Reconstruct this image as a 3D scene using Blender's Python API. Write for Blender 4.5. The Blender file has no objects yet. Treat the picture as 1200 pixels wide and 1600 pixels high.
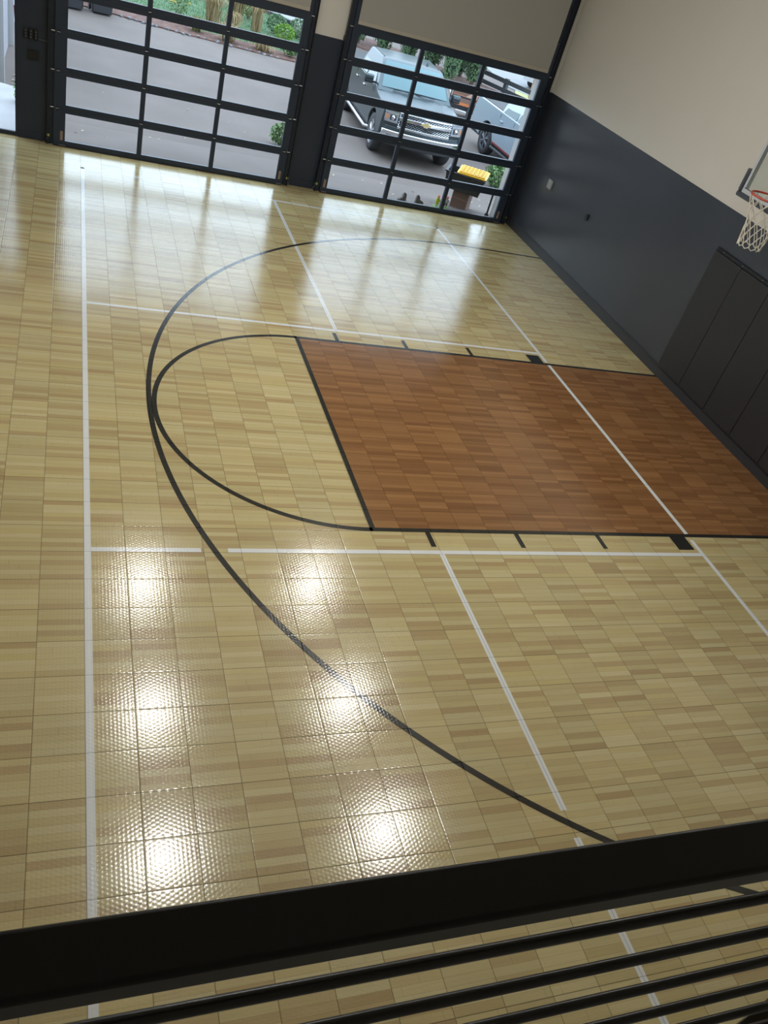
import bpy, bmesh, math, random
from mathutils import Vector, Matrix
random.seed(7)
FT = 0.3048
PI = math.pi
scene = bpy.context.scene
col = scene.collection

# ------------------------------------------------------------------ materials
def lin(c):
    return tuple(((v/255)/12.92 if v/255 <= 0.04045 else ((v/255+0.055)/1.055)**2.4) for v in c)

def mat(name, rgb, rough=0.5, metal=0.0, spec=0.5, coat=0.0, ior=1.5, emit=None, noise=None):
    m = bpy.data.materials.new(name); m.use_nodes = True
    nt = m.node_tree; b = nt.nodes['Principled BSDF']
    c = lin(rgb) + (1,)
    b.inputs['Base Color'].default_value = c
    b.inputs['Roughness'].default_value = rough
    b.inputs['Metallic'].default_value = metal
    b.inputs['Specular IOR Level'].default_value = spec
    b.inputs['IOR'].default_value = ior
    b.inputs['Coat Weight'].default_value = coat
    b.inputs['Coat Roughness'].default_value = 0.03
    if emit:
        b.inputs['Emission Color'].default_value = lin(emit[0]) + (1,)
        b.inputs['Emission Strength'].default_value = emit[1]
    if noise:                                   # (scale, second rgb, contrast low, high [, bump])
        tc = nt.nodes.new('ShaderNodeTexCoord')
        n = nt.nodes.new('ShaderNodeTexNoise'); n.inputs['Scale'].default_value = noise[0]; n.inputs['Detail'].default_value = 5
        r = nt.nodes.new('ShaderNodeValToRGB')
        r.color_ramp.elements[0].position = noise[2]; r.color_ramp.elements[1].position = noise[3]
        r.color_ramp.elements[0].color = c; r.color_ramp.elements[1].color = lin(noise[1]) + (1,)
        nt.links.new(tc.outputs['Object'], n.inputs['Vector'])
        nt.links.new(n.outputs['Fac'], r.inputs['Fac'])
        nt.links.new(r.outputs['Color'], b.inputs['Base Color'])
        if len(noise) > 4:
            bp = nt.nodes.new('ShaderNodeBump'); bp.inputs['Strength'].default_value = noise[4]; bp.inputs['Distance'].default_value = 0.02
            nt.links.new(n.outputs['Fac'], bp.inputs['Height']); nt.links.new(bp.outputs['Normal'], b.inputs['Normal'])
    return m

def glass_mat(name, tint=(1,1,1), gloss=1.0):
    m = bpy.data.materials.new(name); m.use_nodes = True
    nt = m.node_tree; nt.nodes.remove(nt.nodes['Principled BSDF'])
    out = nt.nodes['Material Output']
    t = nt.nodes.new('ShaderNodeBsdfTransparent'); t.inputs['Color'].default_value = tint + (1,)
    g = nt.nodes.new('ShaderNodeBsdfGlossy'); g.inputs['Roughness'].default_value = 0.01
    f = nt.nodes.new('ShaderNodeFresnel'); f.inputs['IOR'].default_value = 1.4
    k = nt.nodes.new('ShaderNodeMath'); k.operation = 'MULTIPLY'; k.inputs[1].default_value = gloss
    mx = nt.nodes.new('ShaderNodeMixShader')
    ge = nt.nodes.new('ShaderNodeNewGeometry'); fr = nt.nodes.new('ShaderNodeMath'); fr.operation = 'SUBTRACT'; fr.inputs[0].default_value = 1.0
    nt.links.new(ge.outputs['Backfacing'], fr.inputs[1]); k2 = nt.nodes.new('ShaderNodeMath'); k2.operation = 'MULTIPLY'
    nt.links.new(f.outputs[0], k.inputs[0]); nt.links.new(k.outputs[0], k2.inputs[0]); nt.links.new(fr.outputs[0], k2.inputs[1]); nt.links.new(k2.outputs[0], mx.inputs['Fac'])
    nt.links.new(t.outputs[0], mx.inputs[1]); nt.links.new(g.outputs[0], mx.inputs[2])
    nt.links.new(mx.outputs[0], out.inputs['Surface'])
    return m

def floor_mat(name, palette=None, flat=None):
    """sport tile: one foot square tiles, six strips each, a dimpled glossy relief"""
    m = bpy.data.materials.new(name); m.use_nodes = True
    nt = m.node_tree; N = nt.nodes; Lk = nt.links
    b = N['Principled BSDF']
    def val(x):
        return x
    def M(op, a, b_=None, c=None):
        n = N.new('ShaderNodeMath'); n.operation = op
        for i, v in enumerate((a, b_, c)):
            if v is None: continue
            if isinstance(v, (int, float)): n.inputs[i].default_value = v
            else: Lk.new(v, n.inputs[i])
        return n.outputs[0]
    tc = N.new('ShaderNodeTexCoord')
    mp = N.new('ShaderNodeVectorMath'); mp.operation = 'SCALE'; mp.inputs['Scale'].default_value = 1/FT
    Lk.new(tc.outputs['Object'], mp.inputs[0])
    sp = N.new('ShaderNodeSeparateXYZ'); Lk.new(mp.outputs[0], sp.inputs[0])
    X = M('ADD', sp.outputs['X'], 100.0); Y = M('ADD', sp.outputs['Y'], 100.0)
    tx = M('FLOOR', X); ty = M('FLOOR', Y); fx = M('FRACT', X); fy = M('FRACT', Y)
    Y6 = M('MULTIPLY', Y, 6.0); pl = M('FLOOR', Y6); fp = M('FRACT', Y6)
    def comb(a, b_, c):
        n = N.new('ShaderNodeCombineXYZ')
        for i, v in enumerate((a, b_, c)):
            if isinstance(v, (int, float)): n.inputs[i].default_value = v
            else: Lk.new(v, n.inputs[i])
        return n.outputs[0]
    def wn(v):
        n = N.new('ShaderNodeTexWhiteNoise'); n.noise_dimensions = '3D'; Lk.new(v, n.inputs['Vector']); return n
    # seams between tiles
    dx = M('MINIMUM', fx, M('SUBTRACT', 1.0, fx)); dy = M('MINIMUM', fy, M('SUBTRACT', 1.0, fy))
    d = M('MINIMUM', dx, dy)
    seam = M('LESS_THAN', d, 0.009)
    dp = M('DIVIDE', M('MINIMUM', fp, M('SUBTRACT', 1.0, fp)), 6.0)
    line = M('LESS_THAN', dp, 0.006)
    jw = wn(comb(tx, pl, 3.3))
    jpos = M('MULTIPLY_ADD', jw.outputs['Value'], 3.4, 0.15)          # only some strips are butt-jointed inside a tile
    side = M('GREATER_THAN', fx, jpos)
    butt = M('LESS_THAN', M('ABSOLUTE', M('SUBTRACT', fx, jpos)), 0.007)
    if flat is None:
        cw = wn(comb(M('ADD', tx, M('MULTIPLY', side, 0.0)), pl, 0.5))
        r = N.new('ShaderNodeValToRGB'); r.color_ramp.interpolation = 'LINEAR'
        while len(r.color_ramp.elements) < len(palette): r.color_ramp.elements.new(0.5)
        for e, (p, c) in zip(r.color_ramp.elements, palette):
            e.position = p; e.color = lin(c) + (1,)
        Lk.new(cw.outputs['Value'], r.inputs['Fac'])
        # wood grain along the strip
        gv = N.new('ShaderNodeCombineXYZ')
        Lk.new(M('MULTIPLY', X, 1.3), gv.inputs[0]); Lk.new(M('MULTIPLY', Y, 34.0), gv.inputs[1]); Lk.new(M('MULTIPLY', cw.outputs['Value'], 40.0), gv.inputs[2])
        g = N.new('ShaderNodeTexNoise'); g.inputs['Scale'].default_value = 1.0; g.inputs['Detail'].default_value = 4
        Lk.new(gv.outputs[0], g.inputs['Vector'])
        tw = wn(comb(tx, ty, 9.1))
        k = M('ADD', M('MULTIPLY_ADD', g.outputs['Fac'], 0.22, 0.89), M('MULTIPLY_ADD', tw.outputs['Value'], 0.14, -0.07))
        k = M('MULTIPLY', k, M('MULTIPLY_ADD', M('MAXIMUM', line, butt), -0.16, 1.0))
        k = M('MULTIPLY', k, M('MULTIPLY_ADD', seam, -0.5, 1.0))
        mul = N.new('ShaderNodeVectorMath'); mul.operation = 'SCALE'
        Lk.new(r.outputs['Color'], mul.inputs[0]); Lk.new(k, mul.inputs['Scale'])
        Lk.new(mul.outputs[0], b.inputs['Base Color'])
    else:
        k = M('MULTIPLY_ADD', seam, -0.4, 1.0)
        mul = N.new('ShaderNodeVectorMath'); mul.operation = 'SCALE'
        mul.inputs[0].default_value = lin(flat); Lk.new(k, mul.inputs['Scale'])
        Lk.new(mul.outputs[0], b.inputs['Base Color'])
    # relief: hexagonal dimples, tiles very slightly out of level, rounded tile edges
    kk = 2*PI/0.08
    def cosdir(a):
        return M('COSINE', M('MULTIPLY', M('ADD', M('MULTIPLY', X, math.cos(a)), M('MULTIPLY', Y, math.sin(a))), kk))
    hexa = M('ADD', M('ADD', cosdir(0.0), cosdir(PI/3)), cosdir(2*PI/3))
    hw = wn(comb(tx, ty, 5.7))
    sc = N.new('ShaderNodeSeparateXYZ'); Lk.new(hw.outputs['Color'], sc.inputs[0])
    tilt = M('ADD', M('MULTIPLY', M('SUBTRACT', sc.outputs[0], 0.5), fx), M('MULTIPLY', M('SUBTRACT', sc.outputs[1], 0.5), fy))
    bow = M('MULTIPLY', M('ADD', M('MULTIPLY', M('SUBTRACT', fx, 0.5), M('SUBTRACT', fx, 0.5)), M('MULTIPLY', M('SUBTRACT', fy, 0.5), M('SUBTRACT', fy, 0.5))), -0.0022)
    edge = M('MULTIPLY', M('SUBTRACT', 1.0, M('MINIMUM', M('DIVIDE', d, 0.03), 1.0)), -0.0008)
    h = M('ADD', M('ADD', M('MULTIPLY', hexa, HEXA), M('MULTIPLY', tilt, 0.0042)), M('ADD', edge, bow))
    bp = N.new('ShaderNodeBump'); bp.inputs['Strength'].default_value = 1.0; bp.inputs['Distance'].default_value = FT
    Lk.new(h, bp.inputs['Height']); Lk.new(bp.outputs['Normal'], b.inputs['Normal'])
    b.inputs['Roughness'].default_value = 0.16
    Lk.new(M('MULTIPLY_ADD', seam, -0.42, 0.5), b.inputs['Specular IOR Level'])
    b.inputs['IOR'].default_value = 1.75
    return m
HEXA = 0.00022

MAPLE = [(0.0,(174,151,108)), (0.1,(181,161,116)), (0.35,(190,174,126)), (0.6,(194,180,133)), (0.85,(199,187,143)), (1.0,(192,176,123))]
BROWN = [(0.0,(124,84,50)), (0.3,(134,94,56)), (0.6,(142,101,61)), (0.85,(151,110,69)), (1.0,(138,97,58))]
m_maple = floor_mat('maple sport tile', MAPLE)
m_lane = floor_mat('walnut sport tile', BROWN)
m_white = floor_mat('white line paint', flat=(226,230,232))
m_black = floor_mat('black line paint', flat=(36,36,34))

m_wlight = mat('warm white wall paint', (219,217,212), 0.5, noise=(0.6,(215,213,207),0.3,0.7))
m_wdark = mat('charcoal wall paint', (60,64,72), 0.27, spec=0.6, noise=(0.8,(58,62,69),0.3,0.7))
m_wfar = mat('charcoal paint with blue haze', (42,51,66), 0.4)  # bluish lens haze near the doors put into the charcoal
m_base = mat('charcoal baseboard paint', (52,54,58), 0.4)
m_frame = mat('black aluminium with blue haze', (38,49,66), 0.45, 0.0)  # blue of the veiling flare put into the black
m_track = mat('black steel track', (32,39,50), 0.45, 0.1)
m_glass = glass_mat('door glass', (0.97,0.985,0.98), 0.55)
m_shade = mat('beige shade fabric', (163,162,157), 0.85)
m_hem = mat('beige hem bar', (176,171,160), 0.5)
m_ceil = mat('white ceiling', (236,235,231), 0.7)
m_steel = mat('zinc steel', (170,172,175), 0.35, 0.9)
m_wtrim = mat('white exterior trim', (170,170,170), 0.5)
m_tan = mat('tan label', (150,128,116), 0.6)
m_sensor = mat('yellow green sensor label', (172,176,96), 0.5)
m_pad = mat('charcoal vinyl pad', (40,40,41), 0.5)
m_padrail = mat('black pad rail', (20,21,24), 0.4)
m_blackplastic = mat('black plastic', (24,26,29), 0.45)
m_grey = mat('grey plastic', (150,152,150), 0.5)
m_button = mat('grey button', (84,90,96), 0.5)
m_rail = mat('black powder coated steel', (7,7,8), 0.38, spec=0.3)
m_rod = mat('black steel rod', (14,14,15), 0.3)
m_red = mat('orange red rim paint', (176,62,50), 0.4)
m_net = mat('white net cord', (225,220,208), 0.8)
m_board = glass_mat('backboard glass', (0.9,0.93,0.92), .7)
m_boardframe = mat('aluminium board frame', (196,202,206), 0.4, 0.3)
m_targetwhite = mat('white target paint', (238,238,234), 0.5)
m_lamp = mat('high bay lens', (255,250,240), 0.4, emit=((255,253,248), 70.0))
m_lampbody = mat('high bay housing', (30,30,32), 0.5)
# outside
m_asphalt = mat('driveway asphalt', (97,88,83), 0.9, noise=(0.9,(108,98,93),0.3,0.75,0.15))
m_street = mat('street concrete', (127,127,128), 0.9, noise=(0.5,(136,136,138),0.3,0.7))
m_pad_conc = mat('pale concrete', (163,161,161), 0.9, noise=(1.5,(151,149,151),0.35,0.7))
m_lawn = mat('lawn soil and turf', (56,85,51), 0.95, noise=(2.5,(72,99,64),0.35,0.7,0.4))
m_blade = mat('grass blade', (68,101,62), 0.8)
m_mulch = mat('brown mulch', (77,51,43), 0.95, noise=(9,(110,81,70),0.4,0.7,0.9))
m_rock = mat('grey border rock', (81,83,88), 0.85, noise=(9,(135,136,140),0.4,0.62))
m_dry = mat('dry ornamental grass', (151,131,96), 0.85)
m_drygreen = mat('green gold grass', (115,119,72), 0.85)
m_leaf = mat('shrub leaf', (92,120,72), 0.6)
m_leaf2 = mat('bright boxwood leaf', (101,136,46), 0.6)
m_ever = mat('arborvitae leaf', (82,110,74), 0.75)
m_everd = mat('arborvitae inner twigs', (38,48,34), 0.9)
m_bark = mat('grey bark', (90,76,66), 0.9)
m_yellowleaf = mat('yellow flower', (169,140,46), 0.7)
m_fallen = mat('pale fallen leaf', (177,164,135), 0.7)
m_fallen2 = mat('brown fallen leaf', (104,84,66), 0.7)
m_bin = mat('dark grey bin plastic', (51,52,56), 0.55)
m_yellow = mat('yellow lid plastic', (226,172,22), 0.4)
m_tote = mat('black tote plastic', (38,40,46), 0.4)
m_card = mat('brown cardboard', (115,91,80), 0.85)
m_cardlight = mat('pale cardboard side', (163,148,133), 0.85)
m_hivis = mat('hi vis yellow', (170,183,30), 0.6)
m_boot = mat('grey brown boot leather', (92,87,86), 0.7)
m_pole = mat('tan wood pole', (164,135,110), 0.8)
m_siding = mat('white siding', (177,176,180), 0.6)
m_sideshade = mat('shaded door panel', (156,154,162), 0.6)  # purplish shade on the panels put into their colour
m_fence = mat('black fence board', (54,56,60), 0.6)
m_hose = mat('red hose', (119,30,36), 0.5)
m_orange = mat('orange tarp', (190,112,66), 0.7)
m_soil = mat('brown bark load', (112,84,72), 0.95, noise=(6,(140,108,90),0.4,0.7,0.9))
m_paint1 = mat('grey metallic paint', (76,85,89), 0.3, 0.6, coat=0.0)
m_paint2 = mat('pale silver paint', (144,156,165), 0.28, 0.15, coat=0.6)
m_chrome = mat('chrome', (225,228,232), 0.1, 1.0)
m_carglass = mat('car glass', (44,70,74), 0.04, 0.0, spec=0.5, ior=1.6)
m_wscreen = mat('windscreen glass', (62,98,104), 0.05, 0.0, spec=0.5, ior=1.62)
m_tire = mat('tyre rubber', (52,52,55), 0.8)
m_alloy = mat('bright alloy', (190,192,198), 0.3, 0.8)
m_darkalloy = mat('dark alloy', (108,110,116), 0.4, 0.6)
m_dark = mat('matte black trim', (30,32,36), 0.6)
m_lens = mat('clear lamp lens', (150,158,168), 0.08, 0.3)
m_amber = mat('amber lamp lens', (178,128,98), 0.2)
m_gold = mat('gold emblem', (188,166,116), 0.35, 0.5)
m_taillight = mat('red lamp lens and sill reflection', (128,44,46), 0.3)  # also colours the painted red reflection along the sill
m_carw = mat('white car paint', (185,186,188), 0.25, coat=0.5)
m_carg = mat('grey car paint', (110,115,120), 0.25, 0.5, coat=0.5)

# ------------------------------------------------------------------ builders (all lengths in feet)
ORG = {}
def setp(o, label=None, cat=None, group=None, kind=None):
    if label: o['label'] = label
    if cat: o['category'] = cat
    if group: o['group'] = group
    if kind: o['kind'] = kind
    return o

class MB:
    def __init__(s):
        s.bm = bmesh.new(); s.mi = 0
    def _f(s, vs):
        try:
            f = s.bm.faces.new(vs); f.material_index = s.mi; return f
        except ValueError:
            return None
    def box(s, x0, x1, y0, y1, z0, z1, M=None):
        v = [Vector((x, y, z)) for x in (x0, x1) for y in (y0, y1) for z in (z0, z1)]
        if M: v = [M @ p for p in v]
        v = [s.bm.verts.new(p) for p in v]
        for q in ((0,1,3,2),(4,6,7,5),(0,4,5,1),(2,3,7,6),(0,2,6,4),(1,5,7,3)): s._f([v[i] for i in q])
        return s
    def hexa(s, pts):                      # 8 points: bottom 4 ccw, top 4 ccw
        v = [s.bm.verts.new(p) for p in pts]
        for q in ((3,2,1,0),(4,5,6,7),(0,1,5,4),(1,2,6,5),(2,3,7,6),(3,0,4,7)): s._f([v[i] for i in q])
        return s
    def poly(s, pts, z0, z1=None):         # horizontal prism
        n = len(pts)
        a = [s.bm.verts.new((p[0], p[1], z0)) for p in pts]
        if z1 is None:
            f = s._f(a)
            return s
        b = [s.bm.verts.new((p[0], p[1], z1)) for p in pts]
        s._f(a[::-1]); s._f(b)
        for i in range(n): s._f([a[i], a[(i+1) % n], b[(i+1) % n], b[i]])
        return s
    def tube(s, path, r, seg=8, closed=False, cap=True):
        path = [Vector(p) for p in path]; n = len(path); rings = []
        for i, p in enumerate(path):
            if closed: t = path[(i+1) % n] - path[i-1]
            else: t = path[min(i+1, n-1)] - path[max(i-1, 0)]
            t.normalize()
            u = t.cross(Vector((0,0,1)))
            if u.length < 1e-3: u = t.cross(Vector((0,1,0)))
            u.normalize(); w = t.cross(u)
            rr = r[i] if isinstance(r, (list, tuple)) else r
            rings.append([s.bm.verts.new(p + rr*(math.cos(2*PI*k/seg)*u + math.sin(2*PI*k/seg)*w)) for k in range(seg)])
        m = n if closed else n-1
        for i in range(m):
            a, b = rings[i], rings[(i+1) % n]
            for k in range(seg): s._f([a[k], a[(k+1) % seg], b[(k+1) % seg], b[k]])
        if cap and not closed:
            s._f(rings[0][::-1]); s._f(rings[-1])
        return s
    def lathe(s, prof, seg=24, M=None):    # prof: (r, h) about local z
        rings = []
        for r, h in prof:
            ring = []
            for k in range(seg):
                a = 2*PI*k/seg; p = Vector((r*math.cos(a), r*math.sin(a), h))
                ring.append(s.bm.verts.new(M @ p if M else p))
            rings.append(ring)
        for a, b in zip(rings, rings[1:]):
            for k in range(seg): s._f([a[k], a[(k+1) % seg], b[(k+1) % seg], b[k]])
        s._f(rings[0][::-1]); s._f(rings[-1])
        return s
    def ball(s, c, r, sub=2, jitter=0.0, sq=(1,1,1)):
        r0 = bmesh.ops.create_icosphere(s.bm, subdivisions=sub, radius=1)
        for v in r0['verts']:
            k = 1 + random.uniform(-jitter, jitter)
            v.co = Vector((c[0]+v.co.x*r*k*sq[0], c[1]+v.co.y*r*k*sq[1], c[2]+v.co.z*r*k*sq[2]))
            for f in v.link_faces: f.material_index = s.mi
        return s
    def profile(s, poly, xs, fn, cap=True):
        """side outline (y,z) carried across the x stations; fn shapes every point"""
        rings = [[s.bm.verts.new(fn(x, y, z)) for y, z in poly] for x in xs]
        n = len(poly)
        for a, b in zip(rings, rings[1:]):
            for k in range(n): s._f([a[k], a[(k+1) % n], b[(k+1) % n], b[k]])
        if cap:
            s._f(rings[0][::-1]); s._f(rings[-1])
        return s
    def strip(s, path, hw, z, closed=False):    # flat ribbon of half width hw along an xy path
        n = len(path); L = []; R = []
        for i, p in enumerate(path):
            a = path[max(i-1, 0)]; b = path[min(i+1, n-1)]
            t = Vector((b[0]-a[0], b[1]-a[1])); t.normalize(); nx, ny = -t.y, t.x
            L.append(s.bm.verts.new((p[0]+nx*hw, p[1]+ny*hw, z))); R.append(s.bm.verts.new((p[0]-nx*hw, p[1]-ny*hw, z)))
        for i in range(n-1): s._f([R[i], R[i+1], L[i+1], L[i]])
        return s
    def build(s, name, mats, parent=None, bevel=0, seg=2, smooth=False, org=None, normals=True):
        bm = s.bm
        if normals: bmesh.ops.recalc_face_normals(bm, faces=bm.faces[:])
        o0 = Vector(org) if org is not None else Vector((0,0,0))
        base = ORG.get(parent.name, Vector((0,0,0))) if parent is not None else Vector((0,0,0))
        full = base + o0 if parent is not None and org is None else o0
        sub = full if org is not None or parent is not None else Vector((0,0,0))
        for v in bm.verts: v.co = (v.co - sub) * FT
        me = bpy.data.meshes.new(name); bm.to_mesh(me); bm.free()
        for mm in (mats if isinstance(mats, (list, tuple)) else [mats]): me.materials.append(mm)
        o = bpy.data.objects.new(name, me); col.objects.link(o)
        if parent is not None: o.parent = parent
        if smooth:
            for p in me.polygons: p.use_smooth = True
        if bevel:
            md = o.modifiers.new('bevel', 'BEVEL'); md.width = bevel*FT; md.segments = seg; md.limit_method = 'ANGLE'; md.angle_limit = math.radians(35)
            md.harden_normals = False
            for p in me.polygons: p.use_smooth = True
            try:
                me.set_sharp_from_angle(angle=math.radians(40))
            except Exception: pass
        elif smooth:
            try: me.set_sharp_from_angle(angle=math.radians(50))
            except Exception: pass
        if parent is not None:
            ORG[o.name] = full
            if org is not None: o.location = (full - base) * FT
        else:
            ORG[o.name] = sub
            if org is not None: o.location = sub * FT
        return o

def thing(name, label, cat, loc=(0,0,0), group=None, kind=None):
    """an empty at the thing's base; parts are then given in world feet (org = loc) """
    o = bpy.data.objects.new(name, None); col.objects.link(o)
    o.empty_display_size = 0.1
    o.location = Vector(loc) * FT; ORG[o.name] = Vector(loc)
    return setp(o, label, cat, group, kind)

def place(o, loc, rz=0, sc=1.0):           # for things modelled about their own origin
    o.location = Vector(loc) * FT; o.rotation_euler = (0, 0, rz); o.scale = (sc, sc, sc)
    return o

def copy_tree(o, parent=None):
    c = o.copy(); col.objects.link(c)
    if parent is not None: c.parent = parent
    ORG[c.name] = ORG.get(o.name, Vector((0,0,0)))
    for ch in list(o.children): copy_tree(ch, c)
    return c

def struct(o): return setp(o, kind='structure')

# ------------------------------------------------------------------ court floor
XL, XR, YN, YF, ZC = -9.0, 26.05, -34.0, 25.15, 19.0
flo = struct(MB().poly([(XL-.3,YN-.3),(XR+.3,YN-.3),(XR+.3,YF+.75),(XL-.3,YF+.75)], -0.35, 0.0).build('floor', m_maple))
def mark(name, mb, m, label=None):
    o = mb.build(name, m, flo, normals=False); 
    if label: o['label'] = label
    return o
Z1, Z2, Z3 = 0.0015, 0.003, 0.0045
mark('lane_paint', MB().poly([(8.1,-5.9),(26.0,-5.9),(26.0,5.9),(8.1,5.9)], Z1), m_lane, 'brown painted free throw lane')
W = 1/12
def hline(x0, x1, y): return MB().strip([(x0,y),(x1,y)], W, Z2)
def vline(y0, y1, x): return MB().strip([(x,y0),(x,y1)], W, Z2)
# pickleball court, white
def arcx(y):   # x of three point arc
    return 21.65 - math.sqrt(19.62**2 - y*y)
mark('sideline', vline(-22, 22, W), m_white, 'white pickleball sideline, left')
mark('sideline', vline(6.08, 22, 20-W), m_white, 'white pickleball sideline, right')
mark('sideline', vline(-5.88, 5.88, 20-W), m_white, 'white pickleball sideline crossing the brown lane')
mark('sideline', vline(-22, -6.16, 20-W), m_white, 'white pickleball sideline, right')
mark('baseline', hline(0, 20, 22-W), m_white, 'white pickleball baseline by the glass doors')
mark('baseline', hline(0, 20, -22+W), m_white)
ax = arcx(6.92)
mark('kitchen_line', hline(0.17, 20-.17, 7-W), m_white, 'white non volley line, far side')
mark('kitchen_line', hline(0.17, ax-0.36, -7+W), m_white, 'white non volley line, near side')
mark('kitchen_line', hline(ax+0.36, 20-.17, -7+W), m_white, 'white non volley line, near side')
ay = -math.sqrt(19.62**2-(21.65-10)**2)
mark('centre_line', vline(7, 22-.17, 10), m_white)
mark('centre_line', vline(ay+0.33, -7, 10), m_white)
mark('centre_line', vline(-22+.17, ay-0.33, 10), m_white)
# basketball, black
R3 = 19.62
pts = [(26.0, R3), (21.65, R3)] + [(21.65-R3*math.sin(a), R3*math.cos(a)) for a in [PI*i/160 for i in range(1,160)]] + [(21.65,-R3),(26.0,-R3)]
mark('three_point_line', MB().strip(pts, W, Z3), m_black, 'black three point arc')
pts = [(8.1-5.92*math.sin(a), 5.92*math.cos(a)) for a in [PI*i/90 for i in range(0,91)]]
mark('free_throw_circle', MB().strip(pts, W, Z3), m_black, 'black free throw semicircle')
mark('free_throw_line', MB().strip([(8.1,-5.84),(8.1,5.84)], W, Z3), m_black)
for sg, w_ in ((1, 'far'), (-1, 'near')):
    mark('lane_line', MB().strip([(8.0,5.92*sg),(26.0,5.92*sg)], W, Z3), m_black, 'black lane line, %s side' % w_)
    for x in (9.85, 12.95, 16.05):
        mark('lane_hash', MB().strip([(x,6.0*sg),(x,6.67*sg)], W, Z3), m_black)
    mark('lane_block', MB().poly([(19.05,6.0*sg),(19.72,6.0*sg),(19.72,6.67*sg),(19.05,6.67*sg)][::sg], Z3), m_black)

# ------------------------------------------------------------------ room shell
ZW = 7.96
mb = MB(); mb.box(XR, XR+.5, YN, YF+.8, 0, ZW); mb.mi = 1; mb.box(XR, XR+.5, YN, YF+.8, ZW, ZC)
struct(mb.build('wall_right', [m_wdark, m_wlight]))
mb = MB(); mb.box(XL-.5, XL, YN, YF+.8, 0, ZW); mb.mi = 1; mb.box(XL-.5, XL, YN, YF+.8, ZW, ZC)
struct(mb.build('wall_left', [m_wdark, m_wlight]))
mb = MB(); mb.box(XL, XR, YN-.5, YN, 0, ZW); mb.mi = 1; mb.box(XL, XR, YN-.5, YN, ZW, ZC)
struct(mb.build('wall_back', [m_wdark, m_wlight]))
struct(MB().box(XL, XR, YN, YF+.8, ZC, ZC+.4).build('ceiling', m_ceil))
D3 = (-6.3, -3.12, 7.3); D1 = (-1.05, 10.85, 8.75); D2 = (13.45, 25.16, 8.75)
mb = MB(); Y0, Y1 = YF, YF+.75
for a, b in ((XL, D3[0]), (D3[1], D1[0]), (D1[1], D2[0]), (D2[1], XR)):
    mb.mi = 0; mb.box(a, b, Y0, Y1, 0, ZW); mb.mi = 1; mb.box(a, b, Y0, Y1, ZW, ZC)
mb.mi = 0; mb.box(D3[0], D3[1], Y0, Y1, D3[2], ZW); mb.mi = 1; mb.box(D3[0], D3[1], Y0, Y1, ZW, ZC)
for d in (D1, D2): mb.box(d[0], d[1], Y0, Y1, d[2], ZC)
struct(mb.build('wall_far', [m_wfar, m_wlight]))
# baseboards
mb = MB(); mb.box(XR-.07, XR, YN, YF, 0, .42); mb.box(XR-.045, XR, YN, YF, .42, .5)
struct(mb.build('baseboard_right', m_base))
mb = MB()
for a, b in ((D3[1]+.12, -1.75), (11.1, 13.05)): mb.box(a, b, YF-.06, YF, 0, .36)
struct(mb.build('baseboard_far', m_wfar))
# white linings of the openings, outside the doors
for i, d in enumerate((D1, D2)):
    mb = MB(); mb.box(d[0]-.0, d[0]+.05, 25.1, 26.0, -.1, d[2]); mb.box(d[1]-.05, d[1], 25.1, 26.0, -.1, d[2]); mb.box(d[0], d[1], 25.1, 26.0, d[2]-.05, d[2])
    struct(mb.build('trim_%d' % (i+1), m_wtrim))
struct(MB().box(24.86, 24.94, 26.0, 26.1, -.1, 1.5).box(24.81, 25.0, 25.95, 26.15, -.1, .12).build('trim_3', m_blackplastic))

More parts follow.
